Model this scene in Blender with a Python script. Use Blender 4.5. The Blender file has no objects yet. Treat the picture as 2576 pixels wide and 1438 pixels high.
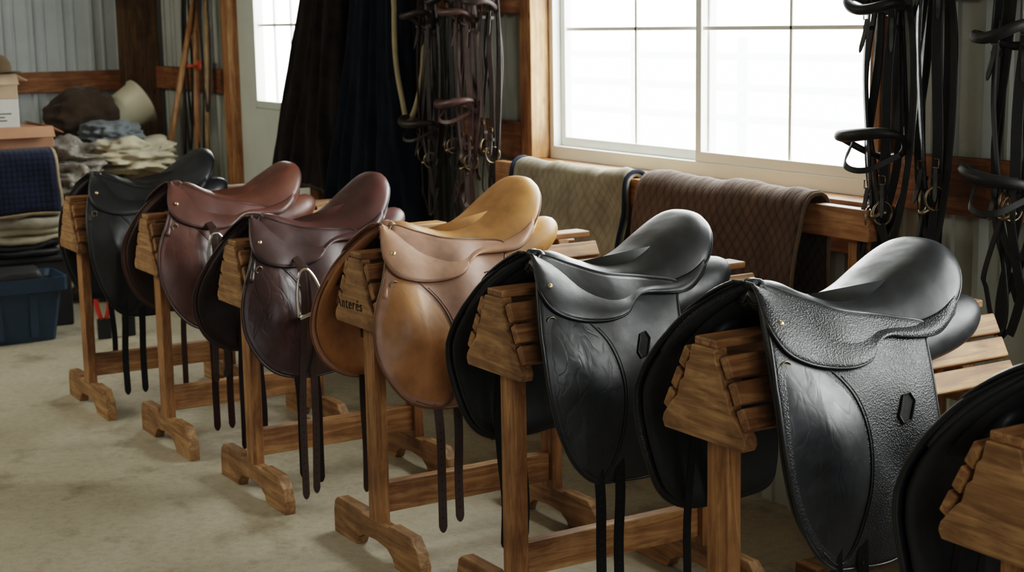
import bpy, bmesh, math, random
import numpy as np
from mathutils import Vector, Matrix, noise
random.seed(4)
scn=bpy.context.scene
COL=scn.collection
# ---------------------------------------------------------------- materials
def newmat(name):
    m=bpy.data.materials.new(name); m.use_nodes=True
    nt=m.node_tree; b=nt.nodes['Principled BSDF']; return m,nt,b
def N(nt,t,**k):
    n=nt.nodes.new(t)
    for a,v in k.items(): setattr(n,a,v)
    return n
def L(nt,a,b): nt.links.new(a,b)
def ramp(nt,fac,stops):
    r=N(nt,'ShaderNodeValToRGB'); L(nt,fac,r.inputs[0]); e=r.color_ramp.elements
    while len(e)<len(stops): e.new(.5)
    for i,(p,c) in enumerate(stops):
        e[i].position=p; e[i].color=(*c,1)
    return r.outputs[0]
def tc(nt,scale=(1,1,1),rot=(0,0,0)):
    t=N(nt,'ShaderNodeTexCoord'); m=N(nt,'ShaderNodeMapping'); L(nt,t.outputs['Object'],m.inputs[0])
    m.inputs['Scale'].default_value=scale; m.inputs['Rotation'].default_value=rot; return m.outputs[0]
def nz(nt,vec,scale,detail=4,rough=.55,dist=0):
    n=N(nt,'ShaderNodeTexNoise'); L(nt,vec,n.inputs['Vector']); n.inputs['Scale'].default_value=scale
    n.inputs['Detail'].default_value=detail; n.inputs['Roughness'].default_value=rough; n.inputs['Distortion'].default_value=dist
    return n.outputs['Fac']
def bump(nt,b,h,strength,dist=.01,prev=None):
    n=N(nt,'ShaderNodeBump'); L(nt,h,n.inputs['Height']); n.inputs['Strength'].default_value=strength; n.inputs['Distance'].default_value=dist
    if prev is not None: L(nt,prev,n.inputs['Normal'])
    L(nt,n.outputs[0],b.inputs['Normal']); return n.outputs[0]
def mul(c,k): return tuple(min(1,x*k) for x in c)
def leather(name,c,rough=.34,grain=.25,gs=420,wrinkle=0.0,coat=.2,var=.35,spec=.55,rgh2=.16,wsc=6):
    m,nt,b=newmat(name); v=tc(nt)
    f=nz(nt,v,9,5,.6)
    L(nt,ramp(nt,f,[(.3,mul(c,1-var)),(.7,mul(c,1+var))]),b.inputs['Base Color'])
    r=N(nt,'ShaderNodeMapRange'); L(nt,nz(nt,v,16,5,.65),r.inputs[0]); r.inputs[1].default_value=.3; r.inputs[2].default_value=.7; r.inputs[3].default_value=rough-.05; r.inputs[4].default_value=rough+rgh2
    L(nt,r.outputs[0],b.inputs['Roughness'])
    vo=N(nt,'ShaderNodeTexVoronoi'); L(nt,v,vo.inputs['Vector']); vo.inputs['Scale'].default_value=gs
    p=bump(nt,b,vo.outputs['Distance'],grain,.0015)
    lo=nz(nt,v,11,2); p=bump(nt,b,lo,.25,.012,p)
    if wrinkle>0:
        def MM(op,a,c2=None):
            n=N(nt,'ShaderNodeMath',operation=op)
            for i,x in enumerate((a,c2)):
                if x is None: continue
                if isinstance(x,(int,float)): n.inputs[i].default_value=x
                else: L(nt,x,n.inputs[i])
            return n.outputs[0]
        hs=[]
        for rot,sc,wd in (((.8,0,0),wsc,.05),((-.5,0,0),wsc*1.7,.05)):
            vv=tc(nt,(1,2.0,1.2),rot); n1=nz(nt,vv,sc,1.5,.5,.3)
            d=MM('ABSOLUTE',MM('SUBTRACT',n1,.5)); mr=N(nt,'ShaderNodeMapRange',interpolation_type='SMOOTHSTEP'); L(nt,d,mr.inputs[0]); mr.inputs[2].default_value=wd; hs.append(mr.outputs[0])
        p=bump(nt,b,MM('MULTIPLY',hs[0],hs[1]),wrinkle,.0012,p)
    b.inputs['Coat Weight'].default_value=coat; b.inputs['Coat Roughness'].default_value=.4
    b.inputs['Specular IOR Level'].default_value=spec
    return m
def wood(name,c1,c2,axis='y',rough=.55,sc=1.0):
    m,nt,b=newmat(name)
    s={'x':(1.2,14,14),'y':(14,1.2,14),'z':(14,14,1.2)}[axis]
    oi=N(nt,'ShaderNodeObjectInfo'); v=tc(nt,tuple(k*sc for k in s)); ad=N(nt,'ShaderNodeVectorMath',operation='ADD')
    L(nt,v,ad.inputs[0]); 
    k=N(nt,'ShaderNodeVectorMath',operation='SCALE'); L(nt,oi.outputs['Location'],k.inputs[0]); k.inputs['Scale'].default_value=3.7; L(nt,k.outputs[0],ad.inputs[1])
    f=nz(nt,ad.outputs[0],2.6,7,.66,1.2)
    kn=nz(nt,tc(nt,(1,1,1)),6,4)
    col=ramp(nt,f,[(.30,mul(c1,.7)),(.45,c1),(.62,c2),(.8,mul(c2,1.25))])
    mx=N(nt,'ShaderNodeMixRGB',blend_type='MULTIPLY'); mx.inputs[0].default_value=.85; L(nt,col,mx.inputs[1])
    L(nt,ramp(nt,kn,[(.3,(.42,.35,.28)),(.56,(1,1,1))]),mx.inputs[2])
    vk=N(nt,'ShaderNodeTexVoronoi'); L(nt,tc(nt,tuple(q*.35 if q>5 else q*1.6 for q in s)),vk.inputs['Vector']); vk.inputs['Scale'].default_value=2.2
    mx2=N(nt,'ShaderNodeMixRGB',blend_type='MULTIPLY'); mx2.inputs[0].default_value=.8; L(nt,mx.outputs[0],mx2.inputs[1]); L(nt,ramp(nt,vk.outputs['Distance'],[(.05,(.22,.14,.09)),(.12,(1,1,1))]),mx2.inputs[2])
    L(nt,mx2.outputs[0],b.inputs['Base Color'])
    b.inputs['Roughness'].default_value=rough; bump(nt,b,f,.35,.003); return m
def plain(name,c,rough=.6,metal=0,ns=15,var=.2,bs=0.1,bd=.004,spec=.5):
    m,nt,b=newmat(name); v=tc(nt); f=nz(nt,v,ns,4)
    L(nt,ramp(nt,f,[(.3,mul(c,1-var)),(.7,mul(c,1+var))]),b.inputs['Base Color'])
    b.inputs['Roughness'].default_value=rough; b.inputs['Metallic'].default_value=metal; b.inputs['Specular IOR Level'].default_value=spec
    if bs>0: bump(nt,b,f,bs,bd)
    return m
def cloth(name,c,var=.3,ws=500,sheen=.1,ns=6):
    m,nt,b=newmat(name); v=tc(nt); f=nz(nt,v,ns,5,.6)
    L(nt,ramp(nt,f,[(.3,mul(c,1-var)),(.7,mul(c,1+var))]),b.inputs['Base Color'])
    b.inputs['Roughness'].default_value=1; b.inputs['Sheen Weight'].default_value=sheen; b.inputs['Specular IOR Level'].default_value=.06
    g=nz(nt,v,ws,2); p=bump(nt,b,g,.3,.002); bump(nt,b,f,.4,.02,p); return m
def quilt(name,c,k=22,var=.25,square=False,strength=.9,dist=.006,pw=.3,mixf=.5):
    m,nt,b=newmat(name); v=tc(nt); se=N(nt,'ShaderNodeSeparateXYZ'); L(nt,v,se.inputs[0])
    def M(op,a,bb=None):
        n=N(nt,'ShaderNodeMath',operation=op)
        for i,x in enumerate((a,bb)):
            if x is None: continue
            if isinstance(x,(int,float)): n.inputs[i].default_value=x
            else: L(nt,x,n.inputs[i])
        return n.outputs[0]
    X,Z=se.outputs[0],se.outputs[2]
    if square: A,B=se.outputs[1],Z
    else:
        Z=M('SUBTRACT',Z,se.outputs[1])
        A=M('ADD',X,M('MULTIPLY',Z,.8)); B=M('SUBTRACT',X,M('MULTIPLY',Z,.8))
    h=M('MULTIPLY',M('ABSOLUTE',M('SINE',M('MULTIPLY',A,k*math.pi))),M('ABSOLUTE',M('SINE',M('MULTIPLY',B,k*math.pi))))
    h=M('POWER',h,pw)
    f=nz(nt,v,7,5)
    col=ramp(nt,f,[(.3,mul(c,1-var)),(.7,mul(c,1+var))])
    mx=N(nt,'ShaderNodeMixRGB',blend_type='MULTIPLY'); mx.inputs[0].default_value=mixf; L(nt,col,mx.inputs[1]); L(nt,h,mx.inputs[2]); L(nt,mx.outputs[0],b.inputs['Base Color'])
    b.inputs['Roughness'].default_value=.95; b.inputs['Sheen Weight'].default_value=.12; b.inputs['Specular IOR Level'].default_value=.1
    p=bump(nt,b,h,strength,dist); bump(nt,b,f,.3,.012,p); return m

# ---------------------------------------------------------------- mesh helpers
def setinfo(o,label=None,cat=None,group=None,kind=None):
    if label: o['label']=label
    if cat: o['category']=cat
    if group: o['group']=group
    if kind: o['kind']=kind
def mk(name,V,F,mat,parent=None,smooth=True,bev=0,sub=0,solid=0,midx=None,offs=-1):
    me=bpy.data.meshes.new(name); me.from_pydata([tuple(map(float,v)) for v in V],[],F)
    mats=mat if isinstance(mat,(list,tuple)) else [mat]
    for mm in mats: me.materials.append(mm)
    if midx is not None:
        for p,i in zip(me.polygons,midx): p.material_index=i
    bm=bmesh.new(); bm.from_mesh(me); bmesh.ops.recalc_face_normals(bm,faces=bm.faces); bm.to_mesh(me); bm.free()
    for p in me.polygons: p.use_smooth=smooth
    o=bpy.data.objects.new(name,me); COL.objects.link(o)
    if parent: o.parent=parent
    if solid: s=o.modifiers.new('s','SOLIDIFY'); s.thickness=solid; s.offset=offs
    if bev: b=o.modifiers.new('b','BEVEL'); b.width=bev; b.segments=2; b.limit_method='ANGLE'
    if sub: s=o.modifiers.new('u','SUBSURF'); s.levels=sub; s.render_levels=sub
    return o
def empty(name,loc,rz=0):
    e=bpy.data.objects.new(name,None); e.location=loc; e.rotation_euler=(0,0,rz); e.empty_display_size=.1; COL.objects.link(e); return e
class MB:
    def __init__(s): s.V=[];s.F=[];s.M=[]
    def add(s,V,F,m=0):
        n=len(s.V); s.V+=[tuple(v) for v in V]; s.F+=[tuple(i+n for i in f) for f in F]; s.M+=[m]*len(F)
    def box(s,c,h,R=None,m=0):
        V=[]
        for dx in(-1,1):
            for dy in(-1,1):
                for dz in(-1,1):
                    p=Vector((dx*h[0],dy*h[1],dz*h[2]))
                    if R is not None: p=R@p
                    V.append(p+Vector(c))
        s.add(V,[(0,1,3,2),(4,6,7,5),(0,4,5,1),(2,3,7,6),(0,2,6,4),(1,5,7,3)],m)
    def bx(s,x0,x1,y0,y1,z0,z1,m=0): s.box(((x0+x1)/2,(y0+y1)/2,(z0+z1)/2),((x1-x0)/2,(y1-y0)/2,(z1-z0)/2),None,m)
    def prism(s,poly,y0,y1,m=0):
        n=len(poly); V=[(x,y0,z) for x,z in poly]+[(x,y1,z) for x,z in poly]
        s.add(V,[tuple(range(n)),tuple(range(2*n-1,n-1,-1))]+[(i,(i+1)%n,n+(i+1)%n,n+i) for i in range(n)],m)
    def rings(s,R,closed=True,caps=True,m=0):
        n=len(R[0]); V=[p for r in R for p in r]; F=[]
        for a in range(len(R)-1):
            for i in range(n if closed else n-1):
                j=(i+1)%n; F.append((a*n+i,a*n+j,(a+1)*n+j,(a+1)*n+i))
        if caps and closed: F.append(tuple(range(n))); F.append(tuple((len(R)-1)*n+i for i in reversed(range(n))))
        s.add(V,F,m)
    def tube(s,P,r,n=10,caps=True,closed=False,m=0,flat=1.0,up=None):
        P=[Vector(p) for p in P]; R=[]; K=len(P)
        prev=None
        for i,p in enumerate(P):
            if closed: t=P[(i+1)%K]-P[i-1]
            else: t=P[min(i+1,K-1)]-P[max(i-1,0)]
            t.normalize()
            if prev is None:
                a=Vector(up) if up else (Vector((0,0,1)) if abs(t.z)<.9 else Vector((1,0,0)))
            else: a=prev
            u=(a-t*a.dot(t)).normalized(); prev=u; w=t.cross(u)
            rr=r[i] if isinstance(r,(list,tuple,np.ndarray)) else r
            R.append([p+u*math.cos(2*math.pi*k/n)*rr+w*math.sin(2*math.pi*k/n)*rr*flat for k in range(n)])
        if closed: R.append(R[0]); s.rings(R,True,False,m)
        else: s.rings(R,True,caps,m)
    def strap(s,P,w,t,wd,m=0,closed=False,tip=False):
        P=[Vector(p) for p in P]; K=len(P); R=[]
        if tip:
            d=(P[-1]-P[-2]).normalized(); P=P+[P[-1]+d*.012,P[-1]+d*.018]; K+=2
        for i,p in enumerate(P):
            tt=(P[(i+1)%K]-P[i-1]) if closed else (P[min(i+1,K-1)]-P[max(i-1,0)])
            tt.normalize(); W=Vector(wd(i) if callable(wd) else wd); W=(W-tt*W.dot(tt)).normalized(); n=tt.cross(W)
            ww=w*(.68 if tip and i==K-2 else .25 if tip and i==K-1 else 1)
            a,b=W*ww/2,n*t/2; e=.7
            R.append([p-a-b*e,p-a+b*e,p-a*.85+b,p+a*.85+b,p+a+b*e,p+a-b*e,p+a*.85-b,p-a*.85-b])
        if closed: R.append(R[0]); s.rings(R,True,False,m)
        else: s.rings(R,True,True,m)
    def obj(s,name,mat,parent=None,**k):
        multi=isinstance(mat,(list,tuple)); return mk(name,s.V,s.F,mat,parent,midx=s.M if multi else None,**k)
def cat(P,n,closed=False):
    P=[np.array(p,float) for p in P]; K=len(P); segs=K if closed else K-1; out=[]
    g=(lambda i:P[i%K]) if closed else (lambda i: P[i] if 0<=i<K else (2*P[0]-P[1] if i<0 else 2*P[-1]-P[-2]))
    dens=[]
    for s in range(segs):
        p0,p1,p2,p3=g(s-1),g(s),g(s+1),g(s+2)
        for k in range(16):
            t=k/16; dens.append(.5*((2*p1)+(-p0+p2)*t+(2*p0-5*p1+4*p2-p3)*t*t+(-p0+3*p1-3*p2+p3)*t**3))
    dens.append(g(segs)); D=np.array(dens); dl=np.r_[0,np.cumsum(np.linalg.norm(np.diff(D,axis=0),axis=1))]
    q=np.linspace(0,dl[-1],n+1)[:-1] if closed else np.linspace(0,dl[-1],n)
    return np.array([[np.interp(x,dl,D[:,c]) for c in range(D.shape[1])] for x in q])
def sp(xs,ys):
    D=cat(list(zip(xs,ys)),160)
    return lambda x: float(np.interp(x,D[:,0],D[:,1]))

# ---------------------------------------------------------------- materials used
W_ST=wood('stand_pine_length',(.25,.12,.045),(.43,.235,.098),'y')
W_STX=wood('stand_pine_cross',(.25,.13,.052),(.43,.25,.11),'x',.6)
W_STZ=wood('stand_pine_upright',(.24,.11,.038),(.41,.215,.082),'z')
W_TR=wood('trim_pine',(.29,.13,.048),(.45,.24,.105),'x',.5)
W_TRZ=wood('trim_pine_upright',(.29,.13,.048),(.45,.24,.105),'z',.5)
W_GI=wood('girt_lumber',(.22,.09,.033),(.36,.17,.066),'x',.65)
W_GIY=wood('girt_lumber_cross',(.22,.09,.033),(.36,.17,.066),'y',.65)
W_PO=wood('post_lumber',(.10,.055,.022),(.17,.095,.04),'z',.75)
BRASS=plain('brass',(.75,.6,.35),.3,1,40,.1,0)
STEEL=plain('steel',(.6,.58,.55),.22,1,40,.1,0)
AGED=plain('aged_metal',(.22,.18,.12),.38,1,40,.3,0)
DARKFELT=plain('dark_lining',(.012,.011,.011),.8,0,60,.3,.2)

# ---------------------------------------------------------------- camera
f,p,r,a=3916.7,math.radians(9.65),math.radians(.96),math.radians(30.62)
fh=Vector((-math.cos(a),math.sin(a),0)); up=Vector((0,0,1))
Fv=fh*math.cos(p)-up*math.sin(p); Rv=Fv.cross(up).normalized(); Uv=Rv.cross(Fv)
R2=Rv*math.cos(r)-Uv*math.sin(r); U2=Uv*math.cos(r)+Rv*math.sin(r)
cd=bpy.data.cameras.new('camera'); cam=bpy.data.objects.new('camera',cd); COL.objects.link(cam)
M=Matrix((( R2.x,U2.x,-Fv.x,0),(R2.y,U2.y,-Fv.y,0),(R2.z,U2.z,-Fv.z,1.6),(0,0,0,1))); cam.matrix_world=M
cd.sensor_width=36; cd.lens=f/2576*36; cd.clip_start=.05; cd.clip_end=200
cd.dof.use_dof=True; cd.dof.focus_distance=3.8; cd.dof.aperture_fstop=6.3
scn.camera=cam

# ---------------------------------------------------------------- room
YW=3.3; XE=-10.15; CH=2.95
def concrete():
    m,nt,b=newmat('concrete'); v=tc(nt)
    f=nz(nt,v,1.0,8,.62,.4); g=nz(nt,v,30,8,.7); 
    c=ramp(nt,f,[(.3,(.31,.265,.185)),(.5,(.43,.385,.285)),(.72,(.52,.475,.365))])
    mx=N(nt,'ShaderNodeMixRGB',blend_type='MULTIPLY'); mx.inputs[0].default_value=.5; L(nt,c,mx.inputs[1]); L(nt,ramp(nt,g,[(.32,(.6,.56,.48)),(.57,(1,1,1))]),mx.inputs[2])
    s=nz(nt,v,3.2,6,.65); mx2=N(nt,'ShaderNodeMixRGB',blend_type='MULTIPLY'); mx2.inputs[0].default_value=.65; L(nt,mx.outputs[0],mx2.inputs[1]); L(nt,ramp(nt,s,[(.30,(.36,.29,.2)),(.46,(1,1,1))]),mx2.inputs[2])
    sp_=nz(nt,v,120,3,.6); mx3=N(nt,'ShaderNodeMixRGB',blend_type='MULTIPLY'); mx3.inputs[0].default_value=.5; L(nt,mx2.outputs[0],mx3.inputs[1]); L(nt,ramp(nt,sp_,[(.31,(.4,.36,.3)),(.38,(1,1,1))]),mx3.inputs[2])
    L(nt,mx3.outputs[0],b.inputs['Base Color']); b.inputs['Roughness'].default_value=.65; bump(nt,b,g,.25,.006); return m
mb=MB(); mb.bx(XE,3,-4,YW+.1,-.1,0); o=mb.obj('floor',concrete(),smooth=False); setinfo(o,'worn tan concrete slab floor',kind='structure')
STEELW=plain('painted_steel_siding',(.38,.40,.36),.45,.0,3,.12,.05)
STEELE=plain('painted_steel_siding_end',(.44,.48,.475),.45,.0,3,.12,.05)
def corr(mb,axis,base,u0,u1,z0,z1,sgn):
    """ribbed sheet; sgn = direction into the room"""
    P=.19; pts=[]; u=math.floor(u0/P)*P
    while u<u1+P:
        for du,h in ((0,0),(.015,.022),(.035,.022),(.05,0),(.093,0),(.100,.008),(.110,.008),(.117,0),(.14,0)):
            if u0<=u+du<=u1: pts.append((u+du,h))
        u+=P
    pts=[(u0,0)]+pts+[(u1,0)]
    V=[];F=[]
    for z in (z0,z1):
        for q,h in pts:
            V.append((q,base+sgn*h,z) if axis=='x' else (base+sgn*h,q,z))
    n=len(pts); F=[(i,i+1,n+i+1,n+i) for i in range(n-1)]
    mb.add(V,F)
WX0,WX1,WZ0,WZ1=-5.26,-3.38,1.06,2.16       # window opening
VX0,VX1=-2.35,-.55                            # second window, further along the wall
DX0,DX1,DZ=-8.66,-7.52,2.1                    # door opening
mb=MB()
corr(mb,'x',YW,XE,DX0,0,CH,-1); corr(mb,'x',YW,DX0,DX1,DZ,CH,-1); corr(mb,'x',YW,DX1,WX0,0,CH,-1)
corr(mb,'x',YW,WX0,WX1,0,WZ0,-1); corr(mb,'x',YW,WX0,WX1,WZ1,CH,-1); corr(mb,'x',YW,WX1,VX0,0,CH,-1)
corr(mb,'x',YW,VX0,VX1,0,WZ0,-1); corr(mb,'x',YW,VX0,VX1,WZ1,CH,-1); corr(mb,'x',YW,VX1,3,0,CH,-1)
o=mb.obj('wall_north',STEELW,smooth=False); setinfo(o,'pale grey ribbed steel siding wall',kind='structure')
mb=MB(); corr(mb,'y',XE,-4,YW,0,CH,1); o=mb.obj('wall_west',STEELE,smooth=False); setinfo(o,'pale blue-grey ribbed steel siding end wall',kind='structure')
mb=MB(); corr(mb,'x',-4,XE,3,0,CH,1); o=mb.obj('wall_south',STEELW,smooth=False); setinfo(o,'ribbed steel siding wall',kind='structure')
mb=MB(); corr(mb,'y',3,-4,YW,0,CH,-1); o=mb.obj('wall_east',STEELW,smooth=False); setinfo(o,'ribbed steel siding wall',kind='structure')
mb=MB(); mb.bx(XE,3,-4,YW,CH,CH+.05); o=mb.obj('ceiling',plain('ceiling_board',(.32,.29,.23),.8),smooth=False); setinfo(o,'plain barn ceiling',kind='structure')
def struct(name,mbv,mat,label,bev=.004): 
    o=mbv.obj(name,mat,smooth=False,bev=bev); setinfo(o,label,kind='structure'); return o
tn=0
def trim(fn,mat,label):
    global tn; tn+=1; mb=MB(); fn(mb); return struct('trim_%d'%tn,mb,mat,label)
gy0=YW-.062; gy1=YW-.023
trim(lambda m:(m.bx(DX1+.1,WX0-.09,gy0,gy1,1.05,1.20)),W_GI,'horizontal wooden wall girt beside the window')
trim(lambda m:(m.bx(DX1+.1,WX0-.09,gy0,gy1,1.63,1.78)),W_GI,'upper horizontal wooden wall girt')
trim(lambda m:(m.bx(WX1+.05,VX0-.06,gy0,gy1,1.05,1.21)),W_GI,'horizontal wooden wall girt behind the bridles')
trim(lambda m:(m.bx(WX1+.05,VX0-.06,gy0,gy1,1.645,1.78)),W_GI,'upper horizontal wooden wall girt')
trim(lambda m:(m.bx(XE+.17,DX0-.12,gy0,gy1,1.21,1.35)),W_GI,'horizontal wooden wall girt in the corner')
trim(lambda m:(m.bx(XE+.023,XE+.065,-3.9,3.04,1.2,1.33)),W_GIY,'horizontal wooden girt on the end wall')
trim(lambda m:(m.bx(XE+.023,XE+.065,-3.9,3.04,.3,.43)),W_GIY,'lower horizontal wooden girt on the end wall')
trim(lambda m:(m.bx(XE+.023,XE+.17,3.04,3.27,0,CH)),W_PO,'dark wooden structural post in the corner')
trim(lambda m:(m.bx(WX0-.05,WX1+.05,gy0+.01,gy1,.45,.58)),W_GI,'lower wooden girt under the window')
trim(lambda m:(m.bx(DX1+.12,WX0-.12,YW-.06,YW-.02,1.97,2.08)),W_GI,'wooden coat board on the wall')
CY0=YW-.085
def casing(x0,x1):
    trim(lambda m:(m.bx(x0-.085,x0,CY0,YW+.08,WZ0-.0,WZ1+.05)),W_TRZ,'wooden window jamb')
    trim(lambda m:(m.bx(x1,x1+.045,CY0,YW+.08,WZ0-.0,WZ1+.05)),W_TRZ,'wooden window jamb')
    trim(lambda m:(m.bx(x0,x1,CY0,YW+.08,WZ1,WZ1+.05)),W_TR,'wooden window head')
    trim(lambda m:(m.bx(x0-.085,x1+.045,CY0-.02,YW+.08,WZ0-.035,WZ0)),W_TR,'wooden window sill ledge')
    trim(lambda m:(m.bx(x0-.085,x1+.045,CY0+.02,YW-.023,WZ0-.17,WZ0-.035)),W_TR,'wooden board under the window sill')
casing(WX0,WX1); casing(VX0,VX1)
VIN=plain('white_vinyl',(.82,.84,.79),.4,0,5,.03,0)
def window(name,x0,x1,xm,m1,m2):
    mb=MB(); y0,y1=YW+.0,YW+.07
    mb.bx(x0,x1,y0,y1,WZ0,WZ0+.05); mb.bx(x0,x1,y0,y1,WZ1-.05,WZ1)
    mb.bx(x0,x0+.03,y0,y1,WZ0+.05,WZ1-.05); mb.bx(x1-.03,x1,y0,y1,WZ0+.05,WZ1-.05)
    def sash(xa,xb,ya,yb,mx):
        mb.bx(xa,xb,ya,yb,WZ0+.05,WZ0+.085); mb.bx(xa,xb,ya,yb,WZ1-.09,WZ1-.05)
        mb.bx(xa,xa+.032,ya,yb,WZ0+.085,WZ1-.09); mb.bx(xb-.032,xb,ya,yb,WZ0+.085,WZ1-.09)
        ym=(ya+yb)/2
        mb.bx(mx-.007,mx+.007,ym-.004,ym+.004,WZ0+.085,WZ1-.09)
        for z in (1.565,): mb.bx(xa+.032,xb-.032,ym-.004,ym+.004,z-.007,z+.007)
    sash(x0+.03,xm+.02,y0+.035,y1-.004,m1); sash(xm-.02,x1-.03,y0+.004,y0+.032,m2)
    struct(name,mb,VIN,'white vinyl sliding window with grid muntins',.002)
window('window_1',WX0,WX1,-4.30,-4.735,-3.84); window('window_2',VX0,VX1,-1.45,-1.9,-1.0)
DOORM=plain('white_door_paint',(.58,.61,.55),.45,0,5,.05,0)
mb=MB(); dy0,dy1=YW-.0,YW+.045; a0,a1=DX0+.02,DX1-.02; g0,g1=-8.36,-7.66; h0,h1=1.17,1.98
mb.bx(a0,g0,dy0,dy1,0.01,DZ-.02); mb.bx(g1,a1,dy0,dy1,0.01,DZ-.02); mb.bx(g0,g1,dy0,dy1,.01,h0); mb.bx(g0,g1,dy0,dy1,h1,DZ-.02)
for (xa,xb,za,zb) in ((g0-.03,g0+.012,h0-.03,h1+.03),(g1-.012,g1+.03,h0-.03,h1+.03),(g0,g1,h0-.03,h0+.012),(g0,g1,h1-.012,h1+.03)):
    mb.bx(xa,xb,dy0-.012,dy1,za,zb)
for k in (1,2): x=g0+(g1-g0)*k/3; mb.bx(x-.008,x+.008,dy0+.015,dy1-.015,h0,h1)
for z in (1.60,): mb.bx(g0,g1,dy0+.015,dy1-.015,z-.008,z+.008)
struct('door_1',mb,DOORM,'white exterior door with a gridded glass light',.003)
trim(lambda m:(m.bx(DX0-.09,DX0+.02,YW-.06,YW+.04,0,DZ+.05)),W_TRZ,'wooden door jamb')
trim(lambda m:(m.bx(DX1-.02,DX1+.09,YW-.06,YW+.04,0,DZ+.05)),W_TRZ,'wooden door jamb')
trim(lambda m:(m.bx(DX0-.09,DX1+.09,YW-.06,YW+.04,DZ-.02,DZ+.07)),W_TR,'wooden door head')
# outdoors: snowy paddock with a rail fence, seen faintly through the window
SNOW=plain('snow',(.86,.88,.88),.9,0,.5,.03,0)
mb=MB(); mb.bx(-60,25,YW+.3,60,-.35,-.3); o=mb.obj('snowy_ground',SNOW,smooth=False); setinfo(o,'snow-covered paddock ground outside the window',kind='structure')
e=empty('paddock_fence',(-14,13,-.3)); setinfo(e,'pale wooden rail fence across the snowy paddock','fence')
FW=plain('pale_fence_paint',(.50,.53,.53),.8,0,2,.05,0)
for k in range(12):
    mb=MB(); mb.bx(-14+2.4*k-.05,-14+2.4*k+.05,-.05,.05,0,1.65); mb.obj('fence_post',FW,e,smooth=False)
for z in (.55,.95,1.35):
    mb=MB(); mb.bx(-14.2,12.6,-.09,-.05,z,z+.10); mb.obj('fence_rail',FW,e,smooth=False)

# ---------------------------------------------------------------- saddle stands
def stand(x,y,psi,dh,label,mark=False):
    e=empty('saddle_stand',(x,y,0),psi); setinfo(e,label,'saddle stand','wooden saddle stands in a row')
    H=.888+dh; LN=.78; sh=-.008
    half=[(.037,0),(.046,-.036),(.056,-.044),(.065,-.078),(.078,-.088),(.088,-.122),(.104,-.135),(.136,-.172),(.141,-.188),(.132,-.204)]
    poly=[(q[0]+sh,q[1]) for q in half]+[(-q[0]+sh,q[1]) for q in half[::-1]]
    for y0 in (-.037,LN-.12):
        mb=MB(); mb.prism([(px,H+pz) for px,pz in poly],y0,y0+.037); mb.obj('end_board',W_STX,e,smooth=False,bev=.003)
    mb=MB()
    mb.bx(sh-.036,sh+.036,-.03,LN,H-.001,H+.018)
    sl=Vector((.088,0,-.165)).normalized()
    nr=Vector((.882,0,.471))
    for s in (-1,1):
        for k,d in enumerate((.036,.094,.152)):
            c=Vector((.042,0,H-.010))+sl*(d)+nr*.013; c.x=c.x*s+sh; c.y=(LN-.03)/2
            R=Matrix.Rotation(s*math.atan2(.165,.088),3,'Y')
            mb.box(c,(.0245,(LN+.03)/2,.0125),R)
    mb.obj('slatted_top',W_ST,e,smooth=False,bev=.004)
    for y0 in (0,LN-.157):
        mb=MB(); mb.bx(-.036,.036,y0,y0+.037,.105,H-.03); mb.obj('post',W_STZ,e,smooth=False,bev=.003)
        fo2=[(-.29,0),(-.292,.07),(-.282,.105),(-.262,.120),(-.10,.122),(-.09,.112),(.09,.112),(.10,.122),(.235,.122),(.275,.085),(.292,.045),(.29,0),(.13,0),(.115,.025),(.08,.045),(0,.052),(-.08,.045),(-.115,.025),(-.13,0)]
        mb=MB(); mb.prism(fo2,y0-.001,y0+.038); mb.obj('foot',W_STX,e,smooth=False,bev=.003)
    mb=MB(); mb.bx(-.02,.018,.037,LN-.157,.135,.228); mb.obj('stretcher',W_ST,e,smooth=False,bev=.003)
    if mark:
        cu=bpy.data.curves.new('lettering','FONT'); cu.body='Anterés'; cu.size=.046; cu.extrude=.0004; cu.align_x='CENTER'; cu.shear=.05; cu.space_character=1.18
        t=bpy.data.objects.new('tmp_text',cu); COL.objects.link(t); bpy.context.view_layer.update()
        me=bpy.data.meshes.new_from_object(t.evaluated_get(bpy.context.evaluated_depsgraph_get())); bpy.data.objects.remove(t)
        me.materials.clear(); me.materials.append(plain('burnt_brand_mark',(.020,.009,.004),.8))
        o=bpy.data.objects.new('lettering',me); COL.objects.link(o); o.parent=e; o.location=(-.045,-.0385,H-.155); o.rotation_euler=(math.pi/2,math.radians(-2),0); o['label']='burnt lettering reading Anterés'
    return e
STANDS=[(-6.519,1.739,.0,.0),(-5.740,1.821,.0,-.004),(-4.942,1.865,.01,-.017),(-4.131,1.945,.01,.031),(-3.426,2.008,.015,.013),(-2.572,2.030,.015,.025),(-1.77,2.05,0,-.01)]
SL=['weathered pine saddle stand under a black saddle by the storage pile','pine saddle stand carrying a reddish brown saddle','pine saddle stand carrying a dark oxblood saddle with stirrup','pine saddle stand with burnt lettering under a tan saddle','pine saddle stand under a smooth black saddle','pine saddle stand with broad slats under a grained black saddle','pine saddle stand under the last black saddle of the row']
for i,(x,y,ps,dh) in enumerate(STANDS): stand(x,y,ps,dh,SL[i],i==3)

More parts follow.
